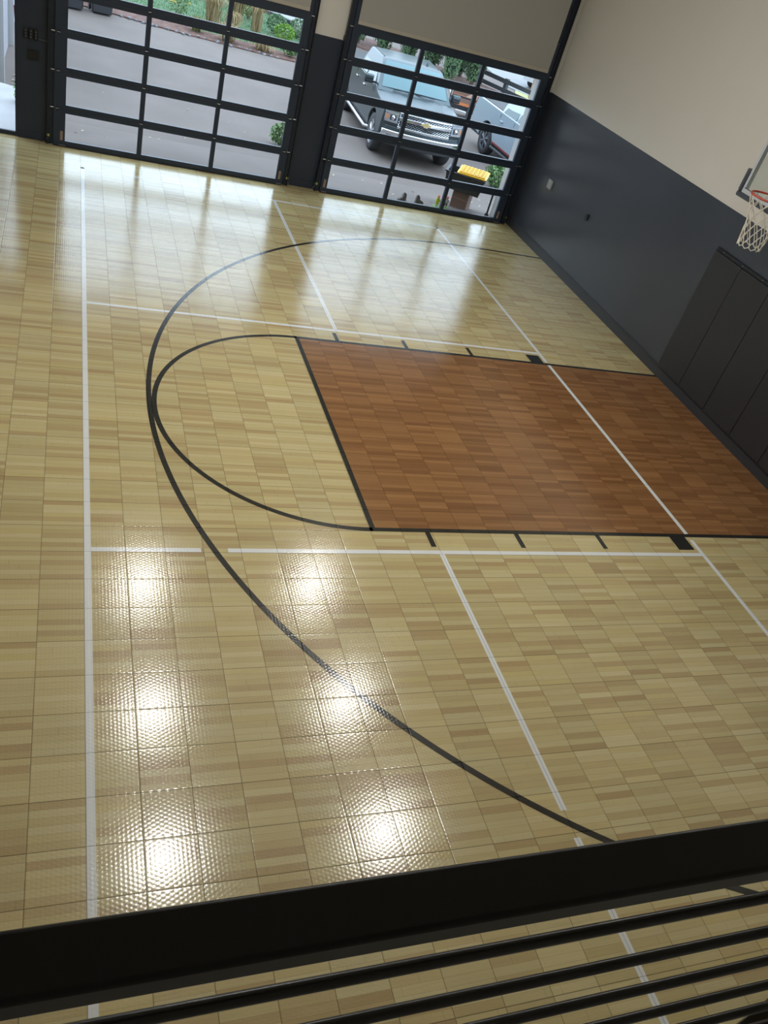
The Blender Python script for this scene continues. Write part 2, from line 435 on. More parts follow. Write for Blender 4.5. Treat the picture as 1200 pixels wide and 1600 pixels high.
# ------------------------------------------------------------------ glazed sectional doors
ROWS = [(0.30,1.67),(2.07,3.43),(3.85,5.18),(5.59,6.93),(7.36,8.50)]
def sectional(n, x0, x1, cols, side):
    root = bpy.data.objects.new('door_%d' % n, None); col.objects.link(root)
    root.location = (x0*FT, 24.75*FT, 0); ORG[root.name] = Vector((x0, 24.75, 0)); struct(root)
    ya, yb = 24.75, 24.93
    mb = MB()
    seams = [0.0, 1.87, 3.64, 5.385, 7.145, 8.92]
    for k in range(5):                      # one framed section per row
        z0, z1 = ROWS[k]; s0, s1 = seams[k]+.003, seams[k+1]-.003
        mb.box(x0, x1, ya, yb, s0, z0); mb.box(x0, x1, ya, yb, z1, s1)
        xs = [x0] + [v for c in cols for v in c] + [x1]
        for a, b in zip(xs[::2], xs[1::2]): mb.box(a, b, ya, yb, z0, z1)
    mb.box(x0, x1, ya+.03, yb, 8.92, 10.5)
    mb.build('section_frame', m_frame, root)
    MB().box(x0, x1, ya-.02, yb+.02, -0.0, .05).build('bottom_seal', m_blackplastic, root)
    for z0, z1 in ROWS:
        for a, b in cols:
            MB().box(a-.02, b+.02, 24.86, 24.885, z0-.02, z1+.02).build('pane', m_glass, root)
    for k in range(1, 5):                   # hinges on the section joints
        for x in (x0+.17, (cols[0][1]+cols[1][0])/2, (cols[1][1]+cols[2][0])/2, x1-.17):
            h = MB().box(x-.06, x+.06, ya-.02, ya, seams[k]-.12, seams[k]+.12).build('hinge', m_track, root, bevel=.008, seg=1)
            MB().tube([(x-.07, ya-.03, seams[k]), (x+.07, ya-.03, seams[k])], .017, 8).build('hinge_pin', m_steel, h)
    for sx, x in ((-1, x0), (1, x1)):
        a, b = sorted((x+sx*.12, x+sx*.32))
        t = MB(); t.box(a, b, 24.86, 24.9, 0, 17.0); t.box(a if sx < 0 else b-.03, (a+.03) if sx < 0 else b, 24.72, 24.9, 0, 17.0)
        t.box(a, b, 24.9, 25.15, .9, 1.1); t.box(a, b, 24.9, 25.15, 4.0, 4.2); t.box(a, b, 24.9, 25.15, 8.0, 8.2); t.box(a, b, 24.9, 25.15, 12.0, 12.2)
        t.build('track', m_track, root)
        MB().box(x+sx*.06-.1, x+sx*.06+.1, 24.95, 25.14, 0, 17.0).build('track_jamb', m_frame, root)
        lx = cols[0][0]-.17 if sx < 0 else cols[2][1]+.17
        MB().box(lx-.065, lx+.065, ya-.004, ya, .32, .78).build('warning_label', m_tan, root)
        for k in range(5):
            zc = seams[k+1] if k < 4 else 8.75
            MB().tube([(x-.0*sx, 24.8, zc), (x+sx*.17, 24.8, zc)], .03, 8).build('roller', m_steel, root)
        MB().box(lx-.12, lx+.2, ya-.012, ya, .055, .085).build('lift_handle', m_steel, root)
    return root
C1 = [(-0.79,2.83),(3.07,6.70),(6.93,10.54)]; C2 = [(13.60,17.20),(17.44,21.00),(21.23,24.84)]
sectional(1, -1.36, 10.92, C1, 0)
sectional(2, 13.22, 25.30, C2, 1)

# far left glazed entry door
d3 = bpy.data.objects.new('door_3', None); col.objects.link(d3); struct(d3); d3.location = Vector((-4.7,25.2,0))*FT; ORG[d3.name] = Vector((-4.7,25.2,0))
mb = MB(); mb.box(D3[0], D3[1], 25.2, 25.35, 0, .2); mb.box(D3[0], D3[0]+.2, 25.2, 25.35, .2, D3[2]); mb.box(D3[1]-.06, D3[1], 25.2, 25.35, .2, D3[2]); mb.box(D3[0], D3[1], 25.2, 25.35, D3[2]-.2, D3[2])
mb.build('door_frame', m_frame, d3)
MB().box(D3[0]+.2, D3[1]-.06, 25.26, 25.28, .2, D3[2]-.2).build('pane', m_glass, d3)
MB().box(-5.95, -5.85, 25.08, 25.2, 3.0, 4.0).build('door_handle', m_steel, d3)

# roller shades hung over the heads of the two glazed doors
for x0, x1, lab in ((-1.02, 10.75, 'beige roller shade half lowered above the left glazed door'), (13.4, 25.06, 'beige roller shade half lowered above the right glazed door')):
    r = thing('roller_shade', lab, 'shade', ((x0+x1)/2, 24.66, 8.93), 'roller shades over the glazed doors')
    MB().box(x0, x1, 24.675, 24.69, 9.1, 17.3).build('shade_fabric', m_shade, r)
    MB().box(x0, x1, 24.65, 24.71, 8.93, 9.12).build('hem_bar', m_hem, r, bevel=.01, seg=1)
    MB().box(x0-.05, x1+.05, 24.5, 25.0, 17.3, 17.8).build('cassette', m_hem, r)

# photo eyes beside the tracks
for x, y, sx, lab in ((-1.62, 24.9, 1, 'yellow-labelled safety sensor at the left foot of the left glazed door'), (11.2, 24.85, -1, 'yellow-labelled safety sensor at the right foot of the left glazed door'),
                      (12.95, 24.85, 1, 'yellow-labelled safety sensor at the left foot of the right glazed door'), (25.66, 24.9, -1, 'yellow-labelled safety sensor at the right foot of the right glazed door, by the corner')):
    t = thing('safety_sensor', lab, 'sensor', (x, y, .3), 'door safety sensors')
    MB().box(x-.09, x+.09, y-.06, y+.08, .36, .52).build('sensor_body', m_blackplastic, t, bevel=.012)
    MB().box(x-.08, x+.08, y-.066, y-.06, .38, .5).build('label_plate', m_sensor, t)
    MB().box(x-.03, x+.03, y+.02, YF, .4, .46).build('bracket', m_track, t)
    MB().tube([(x, y+.02, .37), (x-.1*sx, y+.02, .2), (x-.16*sx, y+.05, .08), (x-.22*sx, y+.1, .03)], .012, 6).build('wire', m_grey, t)

# door control stations on the charcoal pier
t = thing('control_panel', 'black three-station push button panel on the charcoal pier left of the glazed door', 'control panel', (-2.35, 25.08, 4.9))
for k in range(3):
    x = -2.68+.23*k
    b = MB().box(x-.09, x+.09, 25.02, YF, 4.72, 5.2).build('button_station', m_blackplastic, t, bevel=.02)
    for j in range(3): MB().tube([(x, 25.02, 4.82+.13*j), (x, 24.99, 4.82+.13*j)], .036, 10).build('button', m_button, b)
MB().tube([(-2.1, 25.1, 4.78), (-1.75, 25.1, 4.77), (-1.55, 25.1, 4.77)], .022, 8).build('conduit', m_button, t)
t = MB().box(-2.62, -2.08, 25.08, YF+.02, 3.8, 4.25).box(-2.58, -2.12, 25.07, 25.08, 3.84, 4.21).build('cover_plate', m_blackplastic, org=(-2.35, 25.1, 3.8))
setp(t, 'dark blank cover plate below the push button panel', 'wall plate')
t = MB().box(-1.52, -1.4, 25.0, YF, 3.72, 4.0).build('wall_box', m_grey, org=(-1.46, 25.08, 3.7), bevel=.01)
setp(t, 'small grey wall box beside the track of the left glazed door', 'wall box')

# plates on the long dark wall
mb = MB(); mb.box(XR-.1, XR, 21.36, 21.86, 3.5, 4.0)
t = thing('wall_plate', 'pale grey square wall plate on the dark wall near the glazed doors', 'wall plate', (XR, 21.6, 3.5))
mb.build('plate', m_grey, t, bevel=.015)
t = thing('outlet', 'small black outlet box on the dark wall right of the pale plate', 'outlet', (XR, 16.7, 3.52))
MB().box(XR-.08, XR, 16.56, 16.84, 3.52, 3.86).build('cover', m_blackplastic, t, bevel=.012)
MB().box(XR-.09, XR-.08, 16.62, 16.78, 3.7, 3.8).box(XR-.09, XR-.08, 16.62, 16.78, 3.57, 3.66).build('socket', m_dark, t)

# wall pads under the hoop
ys = [6.1, 4.16, 2.13, 0.1, -1.93, -3.96, -5.99]
names = ['leftmost, by the bare dark wall', 'second from the left', 'third from the left, under the net', 'fourth from the left', 'fifth from the left', 'rightmost']
for k in range(6):
    t = MB().box(25.86, 26.04, ys[k+1]+.006, ys[k]-.006, .53, 6.27).build('wall_pad', m_pad, org=(26.0, (ys[k]+ys[k+1])/2, .53), bevel=.03, seg=3)
    setp(t, 'tall charcoal vinyl wall pad under the hoop, %s' % names[k], 'wall pad', 'charcoal wall pads under the hoop')
t = thing('pad_rail', 'black mounting rail along the top of the wall pads', 'rail', (26.0, 0, 6.27))
MB().box(25.93, 26.05, -6.0, 6.12, 6.275, 6.42).build('rail', m_padrail, t, bevel=.01, seg=1)
for k in range(9): MB().tube([(25.93, 5.6-1.4*k, 6.36), (25.915, 5.6-1.4*k, 6.36)], .022, 8).build('screw', m_steel, t)

# ------------------------------------------------------------------ basketball hoop on the right wall
hp = thing('basketball_hoop', 'basketball hoop with glass backboard on the right wall', 'basketball hoop', (26.0, 0, 9.4))
BX = 22.92
g = MB().box(BX, BX+.04, -2.85, 2.85, 9.58, 12.75).build('glass_board', m_board, hp)
mb = MB()
for a, b, c, d in ((-1,1,10.0,10.17),(-1,1,11.33,11.5),(-1,-.83,10.17,11.33),(.83,1,10.17,11.33)): mb.box(BX-.006, BX, a, b, c, d)
mb.build('target_square', m_targetwhite, g)
mb = MB(); mb.box(BX-.03, BX+.12, -3, 3, 9.42, 9.6); mb.box(BX-.03, BX+.12, -3, 3, 12.74, 12.92); mb.box(BX-.03, BX+.12, -3, -2.84, 9.6, 12.74); mb.box(BX-.03, BX+.12, 2.84, 3, 9.6, 12.74)
mb.build('board_frame', m_boardframe, hp, bevel=.015)
mb = MB(); mb.box(BX-.035, BX-.03, -2.9, 2.9, 9.585, 9.61).box(BX-.035, BX-.03, 2.83, 2.855, 9.6, 12.75).box(BX-.035, BX-.03, -2.855, -2.83, 9.6, 12.75)
mb.build('board_gasket', m_dark, hp)
mb = MB(); mb.box(BX-.07, BX+.16, -3.2, 3.2, 9.24, 9.43); mb.box(BX-.07, BX+.16, 3.0, 3.2, 9.43, 10.25); mb.box(BX-.07, BX+.16, -3.2, -3.0, 9.43, 10.25)
mb.build('edge_padding', m_wdark, hp, bevel=.05, seg=3)
RX, RZ, RR = BX-1.25, 10.0, .77
rim = MB().tube([(RX+RR*math.cos(2*PI*k/48), RR*math.sin(2*PI*k/48), RZ) for k in range(48)], .034, 10, closed=True).build('rim', m_red, hp, smooth=True)
mb = MB(); mb.box(BX-.5, BX-.03, -.28, .28, 9.93, 9.98); mb.box(BX-.06, BX-.03, -.3, .3, 9.6, 10.05); mb.hexa([Vector(p) for p in ((BX-.4,-.05,9.93),(BX-.03,-.05,9.62),(BX-.03,.05,9.62),(BX-.4,.05,9.93),(BX-.4,-.05,9.95),(BX-.03,-.05,9.95),(BX-.03,.05,9.95),(BX-.4,.05,9.95))])
mb.build('rim_bracket', m_red, hp)
# net: two crossing families of cords
mb = MB(); NS = 11; LV = 6
def netr(t): return .41 + .35*max(0.0, 1-t)**1.6 + .02*math.sin(t*9)
def netp(a, t):
    r = netr(t); sway = -.04*t*t
    return (RX + r*math.cos(a) + sway, r*math.sin(a) - .04*t*t, RZ-.03-1.5*t)
for k in range(NS):
    for s in (1, -1):
        path = []
        for j in range(LV*2+1):
            t = j/(LV*2); a = 2*PI*k/NS + s*(PI/NS)*(j/2)
            path.append(netp(a, t))
        mb.tube(path, .015, 5)
for k in range(NS):
    a0 = 2*PI*k/NS
    mb.tube([netp(a0, 1.0), netp(a0+.05, 1.05), netp(a0+PI/NS, 1.09), netp(a0+2*PI/NS-.05, 1.05), netp(a0+2*PI/NS, 1.0)], .018, 5)
mb.build('net', m_net, hp, smooth=True)
mb = MB()
for y in (-1.6, 1.6):
    mb.tube([(BX+.16, y, 10.2), (26.05, y*.7, 10.2)], .09, 8); mb.tube([(BX+.16, y, 12.3), (26.05, y*.7, 12.3)], .09, 8); mb.tube([(BX+.16, y, 10.2), (26.05, y*.7, 12.3)], .06, 8)
mb.box(25.9, 26.05, -1.4, 1.4, 9.9, 10.5); mb.box(25.9, 26.05, -1.4, 1.4, 12.0, 12.6)
mb.build('wall_mount', m_dark, hp)

# ------------------------------------------------------------------ mezzanine and its railing, where the camera stands
struct(MB().box(XL, XR, YN, -22.47, 8.7, 9.5).build('mezzanine_floor', m_ceil))
rl = thing('railing', 'black steel guard railing with flat top rail at the mezzanine edge', 'railing', (0, -22.58, 9.5))
MB().box(-8.9, 25.9, -22.672, -22.525, 12.917, 13.0).build('top_rail', m_rail, rl, bevel=.014, seg=3)
for k in range(10):
    z = 12.6-.31*k
    MB().tube([(-8.9, -22.595, z), (25.9, -22.595, z)], .0195, 10).build('rod', m_rod, rl, smooth=True)
for x in (-3.2, 2.765, 8.7, 14.6, 20.5):
    MB().box(x, x+.16, -22.58, -22.47, 9.5, 12.92).build('post', m_rail, rl, bevel=.01, seg=1)

# ------------------------------------------------------------------ high bay lights
HZ = 17.2
for x in (3.6, 13.0):
    for y in (9.2, .9, -6.2):
        t = thing('high_bay_light', 'round high bay light hung below the ceiling above the %s side of the court' % ('left' if x < 8 else 'right'), 'light', (x, y, HZ), 'high bay lights')
        MB().lathe([(.25,.55),(.55,.5),(.86,.12),(.86,0)][::-1], 28, Matrix.Translation((x, y, HZ))).build('housing', m_lampbody, t, smooth=True)
        MB().lathe([(.5,-.3),(.76,-.2),(.79,.0)], 28, Matrix.Translation((x, y, HZ))).build('lens', m_lamp, t)
        MB().tube([(x, y, HZ+.5), (x, y, ZC)], .03, 6).build('stem', m_lampbody, t)
# ------------------------------------------------------------------ outside ground
GZ = -1.0
def gz(y): return -.12 - max(0, min(1, (y-26.5)/6.5))*.88
mb = MB(); xs = (-60, 110)
ysg = [25.9, 26.5, 33.0, 170]
vv = [[mb.bm.verts.new((x, y, gz(y))) for x in xs] for y in ysg]
for a, b in zip(vv, vv[1:]): mb._f([a[0], a[1], b[1], b[0]])
struct(mb.build('driveway_floor', m_asphalt))
struct(MB().poly([(-12,25.9),(-3.15,25.9),(-3.15,30.5),(-3.35,34.6),(-4.7,35.1),(-12,35.1)], -.9, -.06).build('stoop_floor', m_pad_conc))
edge = [(-12,72.5),(-4,71.2),(3.5,70),(6.1,69.2),(9.06,68.55),(11.5,68.35),(13.3,68.1),(16.4,67.7),(19,67.5),(21.2,67.5),(23.5,68.6)]
back = [(23.6,71.5),(20.7,71.2),(17,71.6),(13.5,71.8),(10.65,72.4),(6.44,74.5),(-4,77),(-12,78.5)]
struct(MB().poly(edge+back, GZ-.1, GZ+.10).build('mulch_bed_ground', m_mulch))
lawnp = [(-12,78.5),(-4,77),(6.44,74.5),(10.65,72.4),(13.5,71.8),(17,71.6),(20.7,71.2),(23.6,71.5),(25.2,76),(25.0,86),(24.0,90),(19.8,97),(10,108),(-12,112)]
struct(MB().poly(lawnp, GZ-.1, GZ+.07).build('lawn_ground', m_lawn))
struct(MB().poly([(20.5,96.6),(24.6,90.0),(26.6,91),(60,150),(-10,150),(9,112)], GZ-.1, GZ+.03).build('street_ground', m_street))
struct(MB().poly([(19.6,97.3),(24.2,89.9),(24.7,90.2),(20.1,97.6)], GZ-.1, GZ+.45).build('street_kerb_shadow', m_dark))  # kerb with its dark shadow put into the colour
struct(MB().poly([(29,88),(34,84.6),(40,75.3),(47,73.6),(50,77),(38,93),(31,97)], GZ-.1, GZ+.1).build('tree_bed_ground', m_mulch))
struct(MB().poly([(36.5,62.5),(45,57),(52,63),(47,73),(40,74.5)], GZ-.1, GZ+.03).build('apron_ground', m_pad_conc))
struct(MB().poly([(47,73.6),(58,62),(75,75),(60,100),(50,77)], GZ-.1, GZ+.06).build('verge_ground', mat('yellow green verge', (168,176,110), .95, noise=(2,(140,158,96),.35,.7,.3))))
struct(MB().poly([(52,84),(62,66),(110,90),(110,150),(60,150)], GZ-.05, GZ+.09).build('car_park_ground', m_street))
# lawn blades, clear of the planted clumps
KEEP = [(21,77.5,1.4),(20.7,80.8,1.4),(23.2,81.2,1.4),(15.2,93,2.5),(18.4,86.5,1.7),(13.2,77.2,2.4),(16.6,83.5,1.6),(18.2,79.4,1.3),(16.3,78.5,2.0),(9.6,75.4,1.3)]
mb = MB()
def inside(p, poly):
    c = False; n = len(poly)
    for i in range(n):
        (x1,y1),(x2,y2) = poly[i], poly[i-1]
        if (y1 > p[1]) != (y2 > p[1]) and p[0] < (x2-x1)*(p[1]-y1)/(y2-y1)+x1: c = not c
    return c
for _ in range(9000):
    p = (random.uniform(-4,25), random.uniform(71,98))
    if not inside(p, lawnp) or any(math.hypot(p[0]-q[0], p[1]-q[1]) < q[2] for q in KEEP): continue
    a = random.uniform(0, PI); h = random.uniform(.1,.24); dx, dy = .035*math.cos(a), .035*math.sin(a)
    v = [mb.bm.verts.new(q) for q in ((p[0]-dx,p[1]-dy,GZ+.07),(p[0]+dx,p[1]+dy,GZ+.07),(p[0]+random.uniform(-.08,.08),p[1]+random.uniform(-.08,.08),GZ+.07+h))]
    mb._f(v)
setp(mb.build('lawn_grass', m_blade, normals=False), 'short green lawn grass beyond the stone border', 'grass', kind='stuff')

# border rocks along the mulch
protos = []
for k in range(4):
    o = MB().ball((0,0,.1), .36, 1, .22, (1, .75, .6)).build('border_rock', m_rock)
    protos.append(o)
first = [True]*4
path = edge[2:9]
n = 0
for i in range(len(path)-1):
    (x0,y0),(x1,y1) = path[i], path[i+1]; L = math.hypot(x1-x0, y1-y0); m = int(L/.62)
    for j in range(m):
        t = (j+random.random()*.6)/m; k = random.randrange(4)
        o = protos[k] if first[k] else protos[k].copy()
        if not first[k]: col.objects.link(o)
        first[k] = False
        place(o, (x0+(x1-x0)*t+random.uniform(-.1,.1), y0+(y1-y0)*t+random.uniform(-.2,.25), GZ+.04), random.uniform(0,6.3), random.uniform(.5,.74))
        setp(o, 'grey border rock edging the driveway below the mulch bed', 'rock', 'border rocks along the driveway')

# plants ---------------------------------------------------------------
def leafball(mb, c, r, n, size, sq=1.0, shell=.55):
    for _ in range(n):
        d = Vector((random.gauss(0,1), random.gauss(0,1), random.gauss(0,1))); d.normalize()
        rr = r*random.uniform(shell, 1.0)
        p = Vector((c[0]+d.x*rr, c[1]+d.y*rr, c[2]+d.z*rr*sq))
        u = Vector((random.gauss(0,1), random.gauss(0,1), random.gauss(0,1))).cross(d)
        if u.length < 1e-4: continue
        u.normalize(); v2 = (d+.6*Vector((random.gauss(0,1), random.gauss(0,1), random.gauss(0,1)))).normalized()
        s = size*random.uniform(.6,1.2)
        q = [p-u*s*.4, p+v2*s*.5+u*.0, p+u*s*.4, p-v2*s*.5]
        mb._f([mb.bm.verts.new(x) for x in q])
def shrub(name, label, loc, r, h, leafm, n, size, cat='shrub', group=None, shell=.45):
    t = thing(name, label, cat, loc, group)
    mb = MB()
    leafball(mb, (loc[0], loc[1], loc[2]+h*.55), r, n, size, h*.5/r, shell)
    mb.build('foliage', leafm, t, normals=False)
    mb = MB()
    for k in range(6):
        a = k*1.05; mb.tube([(loc[0], loc[1], loc[2]), (loc[0]+r*.3*math.cos(a), loc[1]+r*.3*math.sin(a), loc[2]+h*.35), (loc[0]+r*.6*math.cos(a), loc[1]+r*.6*math.sin(a), loc[2]+h*.75)], [.03,.022,.01], 5)
    mb.build('stem', m_bark, t)
    return t
shrub('leafy_shrub', 'low leafy green shrub seen at the right end of the left glazed door', (13.25,36.4,gz(36.4)), 1.0, 1.5, m_leaf, 420, .3)
shrub('leafy_shrub', 'bushy green shrub beside the white jamb, right of the yellow-lidded tote', (30.2,36.2,gz(36.2)), 1.25, 1.9, m_leaf, 700, .32)
shrub('leafy_shrub', 'green shrub on the stoop edge seen through the far left door', (-3.05,31.6,gz(31.6)+.02), .62, 2.5, m_leaf, 420, .26)
shrub('boxwood_ball', 'bright yellow green clipped boxwood ball, frontmost of three', (21.0,77.5,GZ+.07), 1.15, 1.6, m_leaf2, 900, .22, group='clipped boxwood balls', shell=.85)
shrub('boxwood_ball', 'dark green clipped boxwood ball at left behind the bright one', (20.7,80.8,GZ+.07), 1.15, 1.9, m_ever, 900, .22, group='clipped boxwood balls', shell=.85)
shrub('boxwood_ball', 'dark green clipped boxwood ball at right near the street', (23.2,81.2,GZ+.07), 1.05, 1.9, m_ever, 900, .22, group='clipped boxwood balls', shell=.85)
shrub('leafy_shrub', 'dark green shrub behind the tall grasses at the back of the lawn', (15.2,93,GZ+.07), 2.2, 3.0, m_ever, 900, .4)
shrub('leafy_shrub', 'low green shrub at the right end of the mulch bed', (20.1,69.4,GZ+.1), 1.0, 1.1, m_leaf, 450, .25)
shrub('leafy_shrub', 'mid green shrub among the tall grasses by the street', (18.4,86.5,GZ+.07), 1.4, 1.8, m_drygreen, 600, .25)
def grass(label, loc, r, h, m, n, arch=.6, group='ornamental grasses'):
    t = thing('ornamental_grass', label, 'ornamental grass', loc, group)
    mb = MB()
    for _ in range(n):
        a = random.uniform(0, 2*PI); k = random.uniform(.2, 1); hh = h*random.uniform(.7,1.05)
        b = Vector((loc[0]+r*.25*random.gauss(0,.6), loc[1]+r*.25*random.gauss(0,.6), loc[2]))
        d = Vector((math.cos(a), math.sin(a), 0)); s = Vector((-d.y, d.x, 0))*.035
        p1 = b+d*r*k*.35+Vector((0,0,hh*.65)); p2 = b+d*r*k*.75+Vector((0,0,hh*(1-.25*arch*k))); p3 = b+d*r*k*1.1+Vector((0,0,hh*(1-arch*k)))
        prev = None
        for p, wd in ((b,1),(p1,1),(p2,.7),(p3,.15)):
            cur = (mb.bm.verts.new(p-s*wd), mb.bm.verts.new(p+s*wd))
            if prev: mb._f([prev[0], prev[1], cur[1], cur[0]])
            prev = cur
    mb.build('blades', m, t, normals=False)
grass('tan ornamental grass clump on the stone border, left of centre', (13.8,69.6,GZ+.1), 1.38, 1.7, m_dry, 420, .8)
grass('tan ornamental grass clump on the stone border, right of centre', (17.3,69.3,GZ+.1), 1.38, 1.5, m_dry, 420, .85)
grass('green gold grass clump at the left end of the tan clumps', (10.9,71.0,GZ+.1), 1.0, 1.4, m_drygreen, 360, .8)
grass('tall pale grass with arching blades in the middle of the lawn', (13.2,77.2,GZ+.07), 2.0, 3.4, m_dry, 160, .4)
grass('tall tan feather grass, leftmost at the back of the lawn', (16.6,83.5,GZ+.07), 1.7, 3.7, m_dry, 190, .35)
grass('tall tan feather grass beside the dark boxwood', (18.2,79.4,GZ+.07), 1.2, 3.4, m_dry, 170, .35)
grass('low tan grass in front of the tall feather grass', (15.6,78.8,GZ+.07), 1.2, 1.5, m_dry, 300, .8)
t = shrub('flowering_plant', 'yellow flowering plant on the lawn edge above the mulch', (9.6,75.4,GZ+.07), 1.0, 2.4, m_leaf, 260, .25, 'plant')
for _ in range(16):
    d = Vector((random.gauss(0,1), random.gauss(0,1), abs(random.gauss(0,1)))); d.normalize(); c = Vector((9.6,75.4,GZ+1.5))+d*1.05
    MB().ball(c, .13, 1, .1, (1,1,.6)).build('flower', m_yellowleaf, t)

# arborvitae row behind the grey pickup
def arbor(seed):
    random.seed(seed)
    r = thing('arborvitae', None, None, (0,0,0))
    H, R = 22.0, 1.62
    mb = MB()
    for _ in range(8500):
        u = random.random()**.75; z = .25+u*(H-.25); a = random.uniform(0, 2*PI)
        rad = R*(1-u)**.55*min(1, .45+u*3)*(1+.13*math.sin(5*a+z*1.2)+random.uniform(-.12,.06))
        p = Vector((rad*math.cos(a), rad*math.sin(a), z)); o = Vector((math.cos(a), math.sin(a), 0)); tt = Vector((-o.y, o.x, 0))
        s = random.uniform(.14,.3); up = (Vector((0,0,1))+o*random.uniform(0,.7)+tt*random.uniform(-.5,.5)).normalized()
        q = [p-tt*s*.5, p+tt*s*.5, p+up*s*1.3]
        mb._f([mb.bm.verts.new(x) for x in q])
    mb.build('foliage', m_ever, r, normals=False)
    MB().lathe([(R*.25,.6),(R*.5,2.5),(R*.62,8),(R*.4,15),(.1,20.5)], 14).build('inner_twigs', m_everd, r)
    MB().lathe([(.25,0),(.2,1.2)], 8).build('trunk', m_bark, r)
    return r
pr = [arbor(3), arbor(4)]
row = [(29.6,91.4),(32.6,89.0),(35.2,86.3),(37.3,83.1),(39.0,79.9),(40.5,76.5),(44.2,77.9),(44.4,82.6),(41.3,84.3),(38.9,87.2),(35.9,90.4)]
lb = ['leftmost of the front row', 'second from left, front row', 'third from left, front row', 'fourth from left, front row', 'fifth from left, front row', 'just left of the big one', 'big one at the front right', 'back row right end, by the fence', 'second from right, back row', 'third from right, back row', 'leftmost in back row']
for i, (x, y) in enumerate(row):
    o = pr[i] if i < 2 else copy_tree(pr[i % 2])
    place(o, (x, y, GZ+.1), i*1.3, 1.0 if i != 6 else 1.12)
    setp(o, 'tall green arborvitae behind the grey pickup, %s' % lb[i], 'tree', 'arborvitae row')
random.seed(11)

# fallen leaves on the asphalt
def leafproto(m):
    v = [(-.5,0,0),(-.15,.28,.12),(.5,0,.02),(-.15,-.28,.1)]
    mb = MB(); mb._f([mb.bm.verts.new(p) for p in v])
    return mb.build('fallen_leaf', m, normals=False)
lp = [leafproto(m_fallen), leafproto(m_fallen2)]; used = [0, 0]
for k in range(64):
    i = 0 if random.random() < .62 else 1
    x, y = random.choice(((random.uniform(-.5,12.5), random.uniform(26.6,46)), (random.uniform(13.5,23), random.uniform(26.6,36)), (random.uniform(-4.2,-3.2), random.uniform(36,44)), (random.uniform(24,29), random.uniform(27.5,36))))
    o = lp[i] if not used[i] else lp[i].copy()
    if used[i]: col.objects.link(o)
    used[i] = 1
    place(o, (x, y, gz(y)+.012), random.uniform(0,6.3), random.uniform(.14,.34))
    setp(o, ('pale' if i == 0 else 'dark brown')+' fallen leaf lying on the grey driveway', 'leaf', ('pale' if i == 0 else 'brown')+' fallen leaves on the driveway')

# neighbouring white building edge at far left
nb = thing('neighbour_building', 'white building with shaded panel doors outside the far left door', 'building', (-6.5, 52, GZ))
MB().box(-9, -5.0, 37, 66, GZ-.2, 16).build('wall', m_siding, nb)
MB().box(-5.0, -4.86, 40.6, 49.0, GZ, 9).build('panel_door', m_sideshade, nb)
MB().box(-5.0, -4.86, 52.2, 60.5, GZ, 9).build('panel_door', m_sideshade, nb)
for y in (38.6, 49.2, 60.8): MB().box(-5.0, -4.5, y-.0, y+.55, GZ, 13).build('corner_board', m_wtrim, nb)
hz = setp(MB().tube([(-4.44,49.4,1.6),(-4.4,50.0,.5),(-4.25,50.8,-.3),(-3.9,51.6,-.7),(-3.3,52.2,GZ+.05),(-2.2,52.6,GZ+.05)], .06, 8).build('garden_hose', m_hose, smooth=True), 'red hose drooping from the white building corner', 'hose')

# wheelie bins at the end of the driveway
def bin_(label, x, y, rz):
    t = thing('wheelie_bin', None, None, (0,0,0))
    MB().hexa([Vector(p) for p in ((-.85,-.8,.12),(.85,-.8,.12),(.85,.75,.12),(-.85,.75,.12),(-1.08,-1.1,3.3),(1.08,-1.1,3.3),(1.08,1.05,3.3),(-1.08,1.05,3.3))]).build('body', m_bin, t, bevel=.08)
    MB().box(-1.15, 1.15, -1.2, 1.1, 3.3, 3.46).build('lid', m_bin, t, bevel=.05)
    for sx in (-1, 1): MB().lathe([(.38,-.08),(.42,-.05),(.42,.05),(.38,.08)], 18, Matrix.Translation((sx*.95,.95,.42)) @ Matrix.Rotation(PI/2, 4, 'Y')).build('wheel', m_tire, t)
    MB().tube([(-.9,1.25,3.2),(.9,1.25,3.2)], .06, 8).build('handle', m_bin, t)
    place(t, (x, y, GZ), rz); setp(t, label, 'bin', 'grey wheelie bins on the driveway')
bin_('dark grey wheelie bin, left of the pair at the far end of the driveway', -.62, 68.6, .06)
bin_('dark grey wheelie bin, right of the pair by the stone border', 1.95, 69.2, .1)
t = thing('cardboard_box', 'tan cardboard box behind the gap between the wheelie bins', 'box', (.75, 73, GZ+.1))
MB().box(.2, 1.5, 72.6, 73.6, GZ+.1, GZ+1.9).build('carton', m_pole, t, bevel=.02)
MB().box(.2, 1.5, 72.59, 72.6, GZ+.85, GZ+1.0).build('tape', m_card, t)

